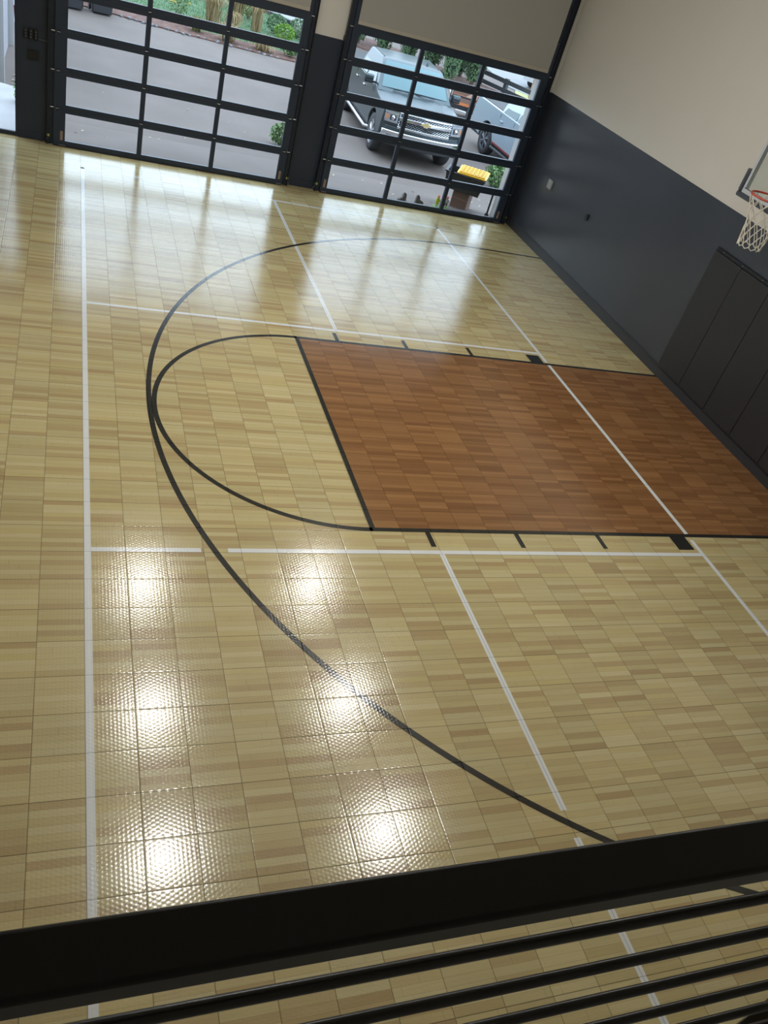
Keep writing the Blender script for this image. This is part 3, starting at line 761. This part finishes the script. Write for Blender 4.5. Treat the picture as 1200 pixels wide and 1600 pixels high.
# box, tote, boots and figures just outside the right door
ang = math.atan2(27.1-27.76, 23.76-22.88)
R0 = Matrix.Rotation(ang, 4, 'Z')
t = thing('cardboard_box', 'brown cardboard box standing under the yellow-lidded tote', 'box', (0,0,0))
MB().box(0, 1.1, .03, 1.25, 0, 1.12).build('carton', m_card, t, bevel=.015)
MB().box(0.01, 1.09, -.0, .03, .0, 1.12).build('front_panel', m_card, t)
MB().box(-.01, 0.0, .03, 1.24, .02, 1.1).build('side_panel', m_cardlight, t)
MB().box(0, 1.1, -.012, .0, .6, .63).build('flap_seam', m_tan, t)
place(t, (22.86,27.62,-.27), ang)
t = thing('storage_tote', 'black storage tote with open yellow lid on the cardboard box', 'tote', (0,0,0))
mb = MB()
w0, w1, d0, d1, hh = 1.15, 1.28, .78, .9, 1.05
for s0, s1 in (((-w0,-d0),(w0,-d0)), ((w0,-d0),(w0,d0)), ((w0,d0),(-w0,d0)), ((-w0,d0),(-w0,-d0))):
    a, b = Vector((*s0,0)), Vector((*s1,0)); A = Vector((s0[0]*w1/w0, s0[1]*d1/d0, hh)); B = Vector((s1[0]*w1/w0, s1[1]*d1/d0, hh))
    i = .94
    mb.hexa([a, b, b*i, a*i, A, B, Vector((B.x*i,B.y*i,hh)), Vector((A.x*i,A.y*i,hh))])
mb.box(-w0*.97, w0*.97, -d0*.97, d0*.97, 0, .05)
mb.build('tub', m_tote, t)
mb = MB()
for (a,b,c,d) in ((-w1-.07,w1+.07,-d1-.07,-d1+.02),(-w1-.07,w1+.07,d1-.02,d1+.07),(-w1-.07,-w1+.02,-d1,d1),(w1-.02,w1+.07,-d1,d1)): mb.box(a,b,c,d,hh-.06,hh+.03)
mb.build('rim', m_tote, t, bevel=.015)
ld = MB(); L2 = Matrix.Translation((.38,.04,hh+.1)) @ Matrix.Rotation(.06, 4, 'X') @ Matrix.Rotation(-.03, 4, 'Y')
ld.box(-.98,.98,-.92,.92,0,.07, L2); ld.box(-.86,.86,-.8,.8,.07,.13, L2)
for i in range(7):
    x = -.75+.25*i; ld.box(x-.03,x+.03,-.78,.78,.13,.16, L2)
for i in range(5):
    y = -.6+.3*i; ld.box(-.84,.84,y-.03,y+.03,.13,.16, L2)
ld.build('lid', m_yellow, t, bevel=.015)
place(t, (23.5,27.7,.86), ang+.12)
def boot(label, x, y, rz, m):
    t = thing('work_boot', None, None, (0,0,0))
    mb = MB(); prof = [(0,0),(.92,0),(.95,.12),(.86,.24),(.58,.34),(.44,.48),(.40,.72),(.02,.76),(-.02,.3)]
    mb.profile([(a, b) for a, b in prof], [-.17,-.12,0,.12,.17], lambda X,Yy,Z: Vector((X*(1-.25*max(0,Z-.3)), Yy, Z*(1 if abs(X) < .15 else .95))))
    mb.build('upper', m, t, bevel=.05, seg=2)
    MB().profile([(-.04,-.0),(.97,0),(.97,.07),(-.04,.07)], [-.19,0,.19], lambda X,Yy,Z: Vector((X*(1-.2*abs(Yy-.5)), Yy, Z))).build('sole', m_dark, t)
    MB().lathe([(.15,.70),(.16,.80),(.13,.80),(.12,.70)], 14, Matrix.Translation((0,.2,0))).build('collar', m_dark, t)
    place(t, (x, y, gz(y)), rz, .56); setp(t, label, 'boot', 'pair of boots outside the right door')
boot('grey brown work boot outside the right glazed door, left of the pair', 19.3, 26.55, 1.9, m_boot)
boot('grey brown work boot outside the right glazed door, right of the pair', 20.0, 26.5, -1.5, m_boot)
def figurine(label, x, y, coat, hat, legs, rz):
    t = thing('garden_figurine', None, None, (0,0,0))
    MB().lathe([(.26,0),(.25,.05),(.2,.07)], 16).build('base', m_leaf2, t)
    mb = MB()
    for sx in (-.06,.06): mb.tube([(sx,0,.06),(sx*1.1,0,.2),(sx*.9,0,.34)], [.045,.05,.06], 8)
    mb.build('legs', legs, t, smooth=True)
    MB().lathe([(.1,.3),(.13,.34),(.125,.48),(.07,.56)], 14).build('coat', coat, t, smooth=True)
    mb = MB()
    for sx in (-1,1): mb.tube([(sx*.1,0,.53),(sx*.17,-.03,.44),(sx*.15,-.09,.36)], [.04,.038,.032], 8)
    mb.build('sleeve', coat, t, smooth=True)
    MB().ball((0,-.01,.62), .075, 2, 0).build('head', m_pole, t, smooth=True)
    MB().lathe([(.12,.655),(.1,.67),(.085,.7),(.05,.745),(.01,.755)], 14).build('hat', hat, t, smooth=True)
    place(t, (x, y, gz(y)), rz); setp(t, label, 'figurine', 'small figurines outside the right door')
figurine('small garden figurine in hi-vis yellow coat with orange hat on green base', 21.4, 26.32, m_hivis, m_orange, m_hivis, .4)
figurine('small garden figurine in grey clothes with red hat beside the cardboard box', 22.05, 26.42, m_grey, m_red, m_bin, -.2)

# ------------------------------------------------------------------ pickups
def pickup(name, P):
    W, L, zs = P['W'], P['L'], P['zs']
    root = thing(name, None, None, (0,0,0))
    fa, ra = P['fa'], P['ra']; zh, zc, zb = P['hood'], P['cowl'], P['belt']
    wr = P['wr']; ar = wr+.28; za = wr*1.02
    def arch(yc):
        out = []
        for i in range(0, 13):
            a = PI - PI*i/12
            y_, z_ = yc - ar*math.cos(PI-a)*-1*-1, za + ar*math.sin(a)
            out.append((yc + ar*math.cos(PI-a)*-1*-1 if False else yc - ar*math.cos(a)*-1*-1, z_))
        return out
    def archpts(yc):        # from rear edge to front edge, along the bottom going forward
        return [(yc + ar*math.cos(PI*i/12), max(1.35, za + ar*math.sin(PI*i/12))) for i in range(13)]
    rk = 1.5
    prof = [(.35,1.9),(.16,2.6),(.12,zh-.28),(.32,zh-.05),(.8,zh+.02),(P['cy'],zc),(P['cy']+.4,zb),(L-.1,zb+.02),(L,zb-.15),(L-.05,2.3),(L-.4,1.7)]
    prof += archpts(ra) + [(ra-ar-.2,rk),(fa+ar+.2,rk)] + archpts(fa) + [(fa-ar-.3,1.7)]
    def fc(x): return .62*(abs(x)/W)**2.6
    def shape(x, y, z):
        k = abs(x)/W
        yy = y + fc(x)*max(0, 1-y/3.2)
        zz = z
        if z > zh-.12 and y < P['cy']+.2:
            zz = z - .16*k**3 + (.07 if .25 < k < .62 and y > .5 else 0)
        xx = x*(1-.035*max(0, z-3.2)**1.5/1.2) if z > 3.2 else x*(1-.02*max(0, 2.2-z))
        if k > .9: xx *= 1 + .018*math.exp(-((z-2.6)/.9)**2)
        return Vector((xx, yy, zz))
    xs = [W*k for k in (-1,-.93,-.75,-.62,-.45,-.25,0,.25,.45,.62,.75,.93,1)]
    MB().profile(prof, xs, shape).build('body', P['paint'], root, bevel=.045, seg=2)
    # dark blocks imitate the shade in the bed and wheel wells
    MB().box(-W+.35, W-.35, P['bed0']+.1, L-.2, 2.4, zb+.06).build('bed_shade', m_dark, root)
    MB().box(-W+.12, W-.12, .7, L-.4, 1.25, 2.6).build('underbody', m_dark, root)
    # greenhouse
    y0, y1, t0, t1, zr = P['cy']+.05, P['bed0'], P['roof0'], P['roof1'], P['roof']
    bw, tw = W*.945, W*.76
    def gp(u, v, side=0):
        pass
    mb = MB()
    nx = 8; grid = []
    sec = [(y0, zc-.1, bw), (y0+(t0-y0)*.5, zc+(zr-zc)*.56, (bw+tw)/2+.04), (t0, zr-.06, tw+.03), (t0+.8, zr, tw), (t1-.6, zr-.0, tw), (t1, zr-.08, tw+.02), (y1-.15, zb+.7, (bw+tw)/2+.12), (y1, zb-.1, bw)]
    for (y, z, hw) in sec:
        grid.append([mb.bm.verts.new((hw*(2*i/nx-1), y - (.28 if y < (y0+t1)/2 else -.06)*(1-(2*i/nx-1)**2)*(1 if z < zr-.02 else .5), z + .07*(1-(2*i/nx-1)**2))) for i in range(nx+1)])
    for a, b in zip(grid, grid[1:]):
        for i in range(nx): mb._f([a[i], a[i+1], b[i+1], b[i]])
    for i_ in (0, nx): mb._f([g[i_] for g in grid][::(1 if i_ else -1)])
    mb._f(grid[0][::-1] + []) if False else None
    mb.build('cab', P['paint'], root, smooth=True, bevel=.1, seg=3)
    def lerp(a, b, t): return a + (b-a)*t
    # windscreen follows the front of the cab
    mb = MB(); g2 = []
    for s in (.1, .5, .93):
        a, b = (sec[0], sec[1]) if s < .5 else (sec[1], sec[2]); tt = s/.5 if s < .5 else (s-.5)/.5
        y, z, hw = [lerp(a[i], b[i], tt) for i in range(3)]
        g2.append([mb.bm.verts.new((hw*.9*(2*i/nx-1), y-.05 - .28*(1-(2*i/nx-1)**2)*(1 if s < .9 else .85), z+.045+.07*(1-(2*i/nx-1)**2))) for i in range(nx+1)])
    for a, b in zip(g2, g2[1:]):
        for i in range(nx): mb._f([a[i], a[i+1], b[i+1], b[i]])
    mb.build('windscreen', m_wscreen, root, smooth=True)
    def sidepane(ya, yb, yta, ytb, nm):
        for s in (-1, 1):
            def pt(y, q): return Vector((s*(lerp(bw, tw, q)+.035), y, lerp(zb+.02, zr-.2, q)))
            v = [pt(ya, .03), pt(yb, .03), pt(ytb, .86), pt(yta, .86)]
            off = Vector((-s*.03, 0, 0)); MB().hexa([p+off for p in v] + v).build(nm, m_carglass, root)
    ym = (y0+y1)/2 + .55
    sidepane(y0+1.15, ym-.12, t0+.35, ym-.12, 'side_window'); sidepane(ym+.12, y1-.45, ym+.12, t1-.35, 'side_window')
    # doors: shut lines, handles, mirrors
    for s in (-1, 1):
        mb = MB()
        for y in (y0+.75, ym, y1-.3):
            X = s*(W*.985); mb.box(min(X, X+s*.02), max(X, X+s*.02), y-.015, y+.015, 1.7, zb-.15)
        mb.build('door_seam', m_dark, root)
        for y in (ym-.55, y1-.85):
            X = s*W*1.0; MB().box(min(X, X+s*.09), max(X, X+s*.09), y-.28, y+.22, zb-.75, zb-.62).build('door_handle', P['handle'], root, bevel=.025)
        mx = s*(W+.42); mm = MB().box(mx-.36, mx+.36, y0+.85, y0+1.2, zb+.02, zb+.62).build('side_mirror', m_dark, root, bevel=.09, seg=3)
        MB().box(mx-.33, mx+.33, y0+.80, y0+.95, zb+.3, zb+.6).build('mirror_cap', P['paint'], mm, bevel=.07, seg=3)
        MB().box(min(s*W*.93, mx), max(s*W*.93, mx), y0+.98, y0+1.12, zb+.05, zb+.18).build('mirror_arm', m_dark, mm)
        X = s*(W+.1); MB().tube([(X-s*.3, fa+ar+.1, 1.25), (X, fa+ar+.35, 1.2), (X, ra-ar-.35, 1.2), (X-s*.3, ra-ar-.1, 1.25)], .13, 10).build('running_board', P['board'], root, smooth=True)
        if P.get('red_reflection'):  # red reflection in the step area, painted as a flat strip
            X = s*(W*1.0); MB().box(min(X, X+s*.03), max(X, X+s*.03), fa+ar+.2, ra-ar-.1, 1.52, 1.66).build('sill_reflection', P['red_reflection'], root)
    # wheels
    for yc in (fa, ra):
        for s in (-1, 1):
            T = Matrix.Translation((s*(W-.42), yc, wr)) @ Matrix.Rotation(s*PI/2, 4, 'Y')
            wv = MB().lathe([(wr*.62,-.38),(wr*.93,-.4),(wr,-.3),(wr,.3),(wr*.93,.4),(wr*.66,.4),(wr*.64,.2)], 32, T).build('wheel', m_tire, root, smooth=True)
            mb = MB()
            mb.lathe([(wr*.66,.16),(wr*.67,.38),(wr*.62,.38),(wr*.58,.2)], 32, T)
            for k in range(6):
                a = 2*PI*k/6
                for da in (-.14, .14):
                    c, sn = math.cos(a+da), math.sin(a+da)
                    p0 = T @ Vector((.12*math.cos(a), .12*math.sin(a), .33)); p1 = T @ Vector((wr*.62*c, wr*.62*sn, .3))
                    mb.tube([p0, p1], [.09, .07], 6)
            mb.lathe([(.2,.25),(.2,.36),(.12,.4)], 14, T)
            mb.build('rim', P['alloy'], wv, smooth=True)
            MB().lathe([(wr*.6,.12),(wr*.6,.16)], 24, T).build('brake_dish', m_dark, wv)
    # front end
    def cbar(x0, x1, z0, z1, y0_, dep, m, nm, parent=root, bev=.02, n=10):
        mb = MB()
        mb.profile([(y0_, z0), (y0_, z1), (y0_+dep, z1), (y0_+dep, z0)], [lerp(x0, x1, i/n) for i in range(n+1)], lambda x, y, z: Vector((x, y+fc(x), z)))
        return mb.build(nm, m, parent, bevel=bev, seg=2)
    gw = W*.64
    gr = cbar(-gw, gw, 2.62, 3.66, .02, .14, m_dark, 'grille', bev=0)
    mb = MB()
    for (za_, zb_) in ((2.74,3.14),(3.44,3.64)):
        nr = max(2, round((zb_-za_)/.1)+1)
        for j in range(nr):
            zc_ = lerp(za_+.03, zb_-.03, j/(nr-1)); n = int(2*gw/.11); pth = []
            for i in range(n+1):
                x = -gw + 2*gw*i/n; pth.append((x, fc(x), zc_ + (.045 if (i+j) % 2 else -.045)))
            mb.tube(pth, .019, 4)
    mb.build('mesh_lattice', m_chrome, gr, smooth=True)
    cbar(-gw, gw, 3.18, 3.42, -.06, .1, m_chrome, 'chrome_bar', gr)
    cbar(-gw, gw, 3.262, 3.275, -.066, .03, m_dark, 'bar_groove', gr, 0)
    cbar(-gw, gw, 2.58, 2.74, -.05, .1, m_chrome, 'chrome_bar', gr)
    cbar(-gw, gw, 3.64, 3.74, -.03, .1, m_chrome, 'chrome_bar', gr)
    if P.get('emblem'):
        mb = MB(); yb_ = -.11
        def prism(pts, y0_, y1_):
            a = [mb.bm.verts.new((x, y0_, z)) for x, z in pts]; b = [mb.bm.verts.new((x, y1_, z)) for x, z in pts]
            mb._f(a); mb._f(b[::-1])
            for i in range(len(pts)): mb._f([a[i], b[i], b[(i+1) % len(pts)], a[(i+1) % len(pts)]])
        def bow(k): return [(-.5*k,-.09*k+3.31),(-.42*k,.09*k+3.31),(-.17*k,.09*k+3.31),(-.17*k,.2*k+3.31),(.21*k,.2*k+3.31),(.2*k,.09*k+3.31),(.5*k,.09*k+3.31),(.42*k,-.09*k+3.31),(.17*k,-.09*k+3.31),(.17*k,-.2*k+3.31),(-.21*k,-.2*k+3.31),(-.2*k,-.09*k+3.31)]
        prism(bow(.86), yb_-.03, yb_+.08); mb.build('emblem', m_gold, gr)
        mb = MB(); prism(bow(.97), yb_+.0, yb_+.08); mb.build('emblem_border', m_chrome, gr)
    for s in (-1, 1):
        x0, x1 = sorted((s*(gw+.06), s*W*.955))
        hl = cbar(x0, x1, 2.95, 3.7, .0, .2, m_lens, 'headlight', root, .03, 6)
        cbar(x0, x1, 3.48, 3.56, -.03, .06, m_chrome, 'lamp_bar', hl, 0, 6); cbar(x0, x1, 2.9, 2.98, -.03, .06, m_chrome, 'lamp_bar', hl, 0, 6); cbar(x0, x1, 3.68, 3.75, -.03, .06, m_chrome, 'lamp_bar', hl, 0, 6)
        a0, a1 = sorted((s*W*.875, s*W*.95)); cbar(a0, a1, 3.05, 3.42, -.02, .06, m_amber, 'turn_lamp', hl, .01, 3)
        xm = s*(gw+.45); cbar(xm-.22, xm+.22, 3.06, 3.42, -.02, .05, m_dark, 'projector_bezel', hl, .02, 3)
        MB().lathe([(.15,-.02),(.16,.0),(.1,.05)], 16, Matrix.Translation((xm, fc(xm)-.03, 3.24)) @ Matrix.Rotation(PI/2, 4, 'X')).build('projector', m_chrome, hl, smooth=True)
    cbar(-W*.9, W*.9, 2.4, 2.62, .03, .2, P['paint'], 'fascia', root, .03)
    bp = cbar(-W*.97, W*.97, 1.7, 2.36, -.14, .5, m_chrome, 'front_bumper', root, .07, 14)
    cbar(-.95, .95, 1.78, 2.05, -.16, .05, m_dark, 'bumper_slot', bp, .01)
    for s in (-1, 1):
        a, b = sorted((s*W*.66, s*W*.86)); cbar(a, b, 1.86, 2.06, -.16, .05, m_dark, 'fog_lamp_slot', bp, .01, 4)
    cbar(-W*.8, W*.8, 1.25, 1.72, .12, .3, m_dark, 'air_dam', root, .03)
    MB().box(-W*.95, W*.95, L-.05, L+.45, 1.75, 2.35).build('rear_bumper', m_chrome, root, bevel=.06)
    for s in (-1, 1):
        a, b = sorted((s*W*.8, s*W*.985)); MB().box(a, b, L-.12, L+.04, 2.9, zb-.15).build('tail_light', m_taillight, root, bevel=.03)
    # wipers, antenna fin, hood vents
    mb = MB()
    for xa, xb in ((-1.9, -.25), (-.05, 1.6)):
        mb.tube([(xa, y0+.12-.2, zc+.12), ((xa+xb)/2, y0+.12-.33, zc+.2), (xb, y0-.3+.12, zc+.16)], .03, 6)
    mb.build('wiper', m_dark, root)
    fx_ = tw*.55
    MB().hexa([Vector(p) for p in ((fx_-.05,t0+.5,zr),(fx_+.05,t0+.5,zr),(fx_+.05,t0+.95,zr),(fx_-.05,t0+.95,zr),(fx_-.02,t0+.7,zr+.24),(fx_+.02,t0+.7,zr+.24),(fx_+.02,t0+.92,zr+.26),(fx_-.02,t0+.92,zr+.26))]).build('antenna_fin', m_dark, root)
    for s in (-1, 1):
        MB().tube([(s*tw*.93, t0+.5, zr-.0), (s*tw*.95, t1-.5, zr-.0)], .04, 6).build('roof_moulding', m_dark, root)
    return root
p1 = pickup('pickup_truck', dict(W=3.33, L=19.1, zs=1, fa=3.2, ra=15.16, hood=3.92, cowl=4.25, belt=4.28, cy=4.6, bed0=12.4, roof0=7.3, roof1=11.8, roof=6.05, wr=1.36, paint=m_paint1, alloy=m_alloy, handle=m_chrome, board=m_alloy, emblem=True))
place(p1, (23.736, 37.44, -1.0), -.0639, .957)
setp(p1, 'grey metallic pickup with chrome mesh grille and gold emblem facing the right door', 'pickup truck')
p2 = pickup('pickup_truck', dict(W=3.1, L=17.7, zs=1, fa=3.2, ra=13.8, hood=3.85, cowl=4.2, belt=4.25, cy=4.5, bed0=12.2, roof0=6.9, roof1=11.5, roof=5.85, wr=1.3, paint=m_paint2, alloy=m_darkalloy, handle=m_paint2, board=m_dark, red_reflection=m_taillight))
place(p2, (35.99, 33.95, -1.0), .0215, .9155)
setp(p2, 'pale silver pickup with dark alloy wheels parked right of the grey pickup', 'pickup truck')

# loaded trailer behind the pickups
t = thing('utility_trailer', 'black utility trailer with wooden sides behind the two pickups', 'trailer', (0,0,0))
MB().box(-2.6, 2.6, -1.9, 1.9, 1.1, 1.3).build('bed', m_pole, t)
mb = MB()
for y in (-1.95, 1.95): mb.box(-2.7, 2.7, y-.06, y+.06, 1.05, 1.45); mb.box(-2.7, 2.7, y-.05, y+.05, 2.1, 2.25)
for x in (-2.7, 0, 2.7):
    for y in (-1.95, 1.95): mb.box(x-.06, x+.06, y-.06, y+.06, 1.05, 2.25)
for x in (-2.7, 2.7): mb.box(x-.06, x+.06, -1.9, 1.9, 1.05, 1.4)
mb.build('frame', m_dark, t)
for y in (-1.98, 1.98):
    MB().box(-2.6, 2.6, y-.02, y+.02, 1.45, 1.7).build('orange_panel', m_orange, t)
    MB().box(-2.6, 2.6, y-.02, y+.02, 1.7, 2.1).build('side_board', m_card, t)
for y in (-2.15, 2.15):
    MB().lathe([(.6,-.18),(.95,-.2),(1,-.1),(1,.1),(.95,.2),(.6,.18)], 22, Matrix.Translation((0,y,1.0)) @ Matrix.Rotation(PI/2, 4, 'X')).build('wheel', m_tire, t, smooth=True)
MB().tube([(-2.7,0,1.15),(-5.2,0,1.2)], .12, 8).build('tongue', m_dark, t)
place(t, (36.9, 58.6, GZ), -.35)
mb = MB(); mb.lathe([(1.75,0),(1.7,.25),(1.2,.75),(.6,1.15),(.1,1.3)], 26)
ld = mb.build('bark_load', m_soil); place(ld, (36.9, 58.6, GZ+1.3), -.35); setp(ld, 'heap of brown bark loaded in the black trailer', 'bark', kind='stuff')

# black board fence, cars beyond it
A, B = Vector((46.6,81.9,0)), Vector((54.5,66.3,0)); dv = (B-A); fl = dv.length; dv.normalize(); fr = math.atan2(dv.y, dv.x)
t = thing('board_fence', 'low black two-board fence with square posts right of the tall trees', 'fence', (0,0,0))
for z0, z1 in ((1.2,1.68),(.25,.7)): MB().box(0, fl, -.05, .05, z0, z1).build('rail', m_fence, t)
for d in (.2, 4.3, 10.4, 15.5): MB().box(d-.22, d+.22, .05, .5, 0, 1.75).build('post', m_fence, t)
place(t, (A.x, A.y, GZ), fr)
t = MB().lathe([(.42,0),(.4,10),(.36,24)], 14).build('utility_pole', m_pole, smooth=True)
place(t, (53.3, 79.5, GZ)); setp(t, 'tan wooden pole beyond the black fence, at the right edge of the right door', 'pole')
def car(label, m, loc, rz):
    r = thing('parked_car', None, None, (0,0,0))
    prof = [(0,.9),(.05,1.9),(.5,2.4),(3.6,2.9),(12.8,2.95),(14.6,2.85),(15.2,2.2),(15.2,1.0)]
    def arc(yc): return [(yc+1.25*math.cos(PI*i/8), .9+1.25*math.sin(PI*i/8)*.95) for i in range(9)]
    prof += arc(12.2)+arc(2.9)
    Wc = 3.0
    MB().profile(prof, [Wc*k for k in (-1,-.9,-.5,0,.5,.9,1)], lambda x,y,z: Vector((x, y+.5*(abs(x)/Wc)**3*(1 if y < 5 else -1 if y > 12 else 0), z-.1*(abs(x)/Wc)**3*(1 if z > 2 else 0)))).build('body', m, r, bevel=.08, seg=2)
    pts = [Vector(p) for p in ((-2.7,4.2,2.85),(2.7,4.2,2.85),(2.7,13.2,2.85),(-2.7,13.2,2.85),(-2.1,6.6,4.75),(2.1,6.6,4.75),(2.1,11.2,4.75),(-2.1,11.2,4.75))]
    MB().hexa(pts).build('window_band', m_carglass, r, bevel=.15, seg=2)
    MB().hexa([Vector(p) for p in ((-2.2,6.4,4.62),(2.2,6.4,4.62),(2.2,11.4,4.62),(-2.2,11.4,4.62),(-2.0,6.8,4.86),(2.0,6.8,4.86),(2.0,11.0,4.86),(-2.0,11.0,4.86))]).build('roof', m, r, bevel=.06)
    for yc in (2.9, 12.2):
        for s in (-1, 1):
            MB().lathe([(.6,-.3),(1.0,-.33),(1.05,-.2),(1.05,.2),(1.0,.33),(.6,.3)], 20, Matrix.Translation((s*2.65, yc, 1.05)) @ Matrix.Rotation(PI/2, 4, 'Y')).build('wheel', m_tire, r, smooth=True)
    place(r, loc, rz); setp(r, label, 'car', 'cars parked beyond the fence')
car('white parked car just beyond the black fence', m_carw, (56.5, 84, GZ+.1), -.9)
car('grey parked car behind the white one beyond the fence', m_carg, (70, 99, GZ+.1), -.9)
car('pale car parked far beyond the fence, left of the others', m_carw, (53.5, 103, GZ+.1), -.6)
# ------------------------------------------------------------------ sky, camera, view
SKY = 4.5
w = bpy.data.worlds.new('overcast sky'); scene.world = w; w.use_nodes = True
wn_ = w.node_tree; bg = wn_.nodes['Background']
tcw = wn_.nodes.new('ShaderNodeTexCoord'); sx_ = wn_.nodes.new('ShaderNodeSeparateXYZ'); wn_.links.new(tcw.outputs['Generated'], sx_.inputs[0])
cl_ = wn_.nodes.new('ShaderNodeClamp'); wn_.links.new(sx_.outputs['Z'], cl_.inputs['Value'])
ma_ = wn_.nodes.new('ShaderNodeMath'); ma_.operation = 'MULTIPLY_ADD'; ma_.inputs[1].default_value = SKY*.15; ma_.inputs[2].default_value = SKY*.92
wn_.links.new(cl_.outputs[0], ma_.inputs[0]); wn_.links.new(ma_.outputs[0], bg.inputs['Strength'])
bg.inputs['Color'].default_value = (0.67, 0.82, 1.0, 1)
cd = bpy.data.cameras.new('camera'); cam = bpy.data.objects.new('camera', cd); col.objects.link(cam)
cd.sensor_fit = 'HORIZONTAL'; cd.sensor_width = 36.0; cd.lens = 36.0*1286.40939/1200.0; cd.clip_start = 0.05; cd.clip_end = 500
cam.location = Vector((-0.6542516, -23.3978324, 14.8142927))*FT
cam.rotation_euler = (0.921945992, -0.256750085, -0.281789069)
scene.camera = cam
vs = scene.view_settings
vs.view_transform = 'Standard'; vs.look = 'None'; vs.exposure = 0.0; vs.gamma = 1.0; vs.use_curve_mapping = False
scene.cycles.max_bounces = 10; scene.cycles.diffuse_bounces = 6; scene.cycles.transparent_max_bounces = 16
scene.cycles.sample_clamp_indirect = 8.0
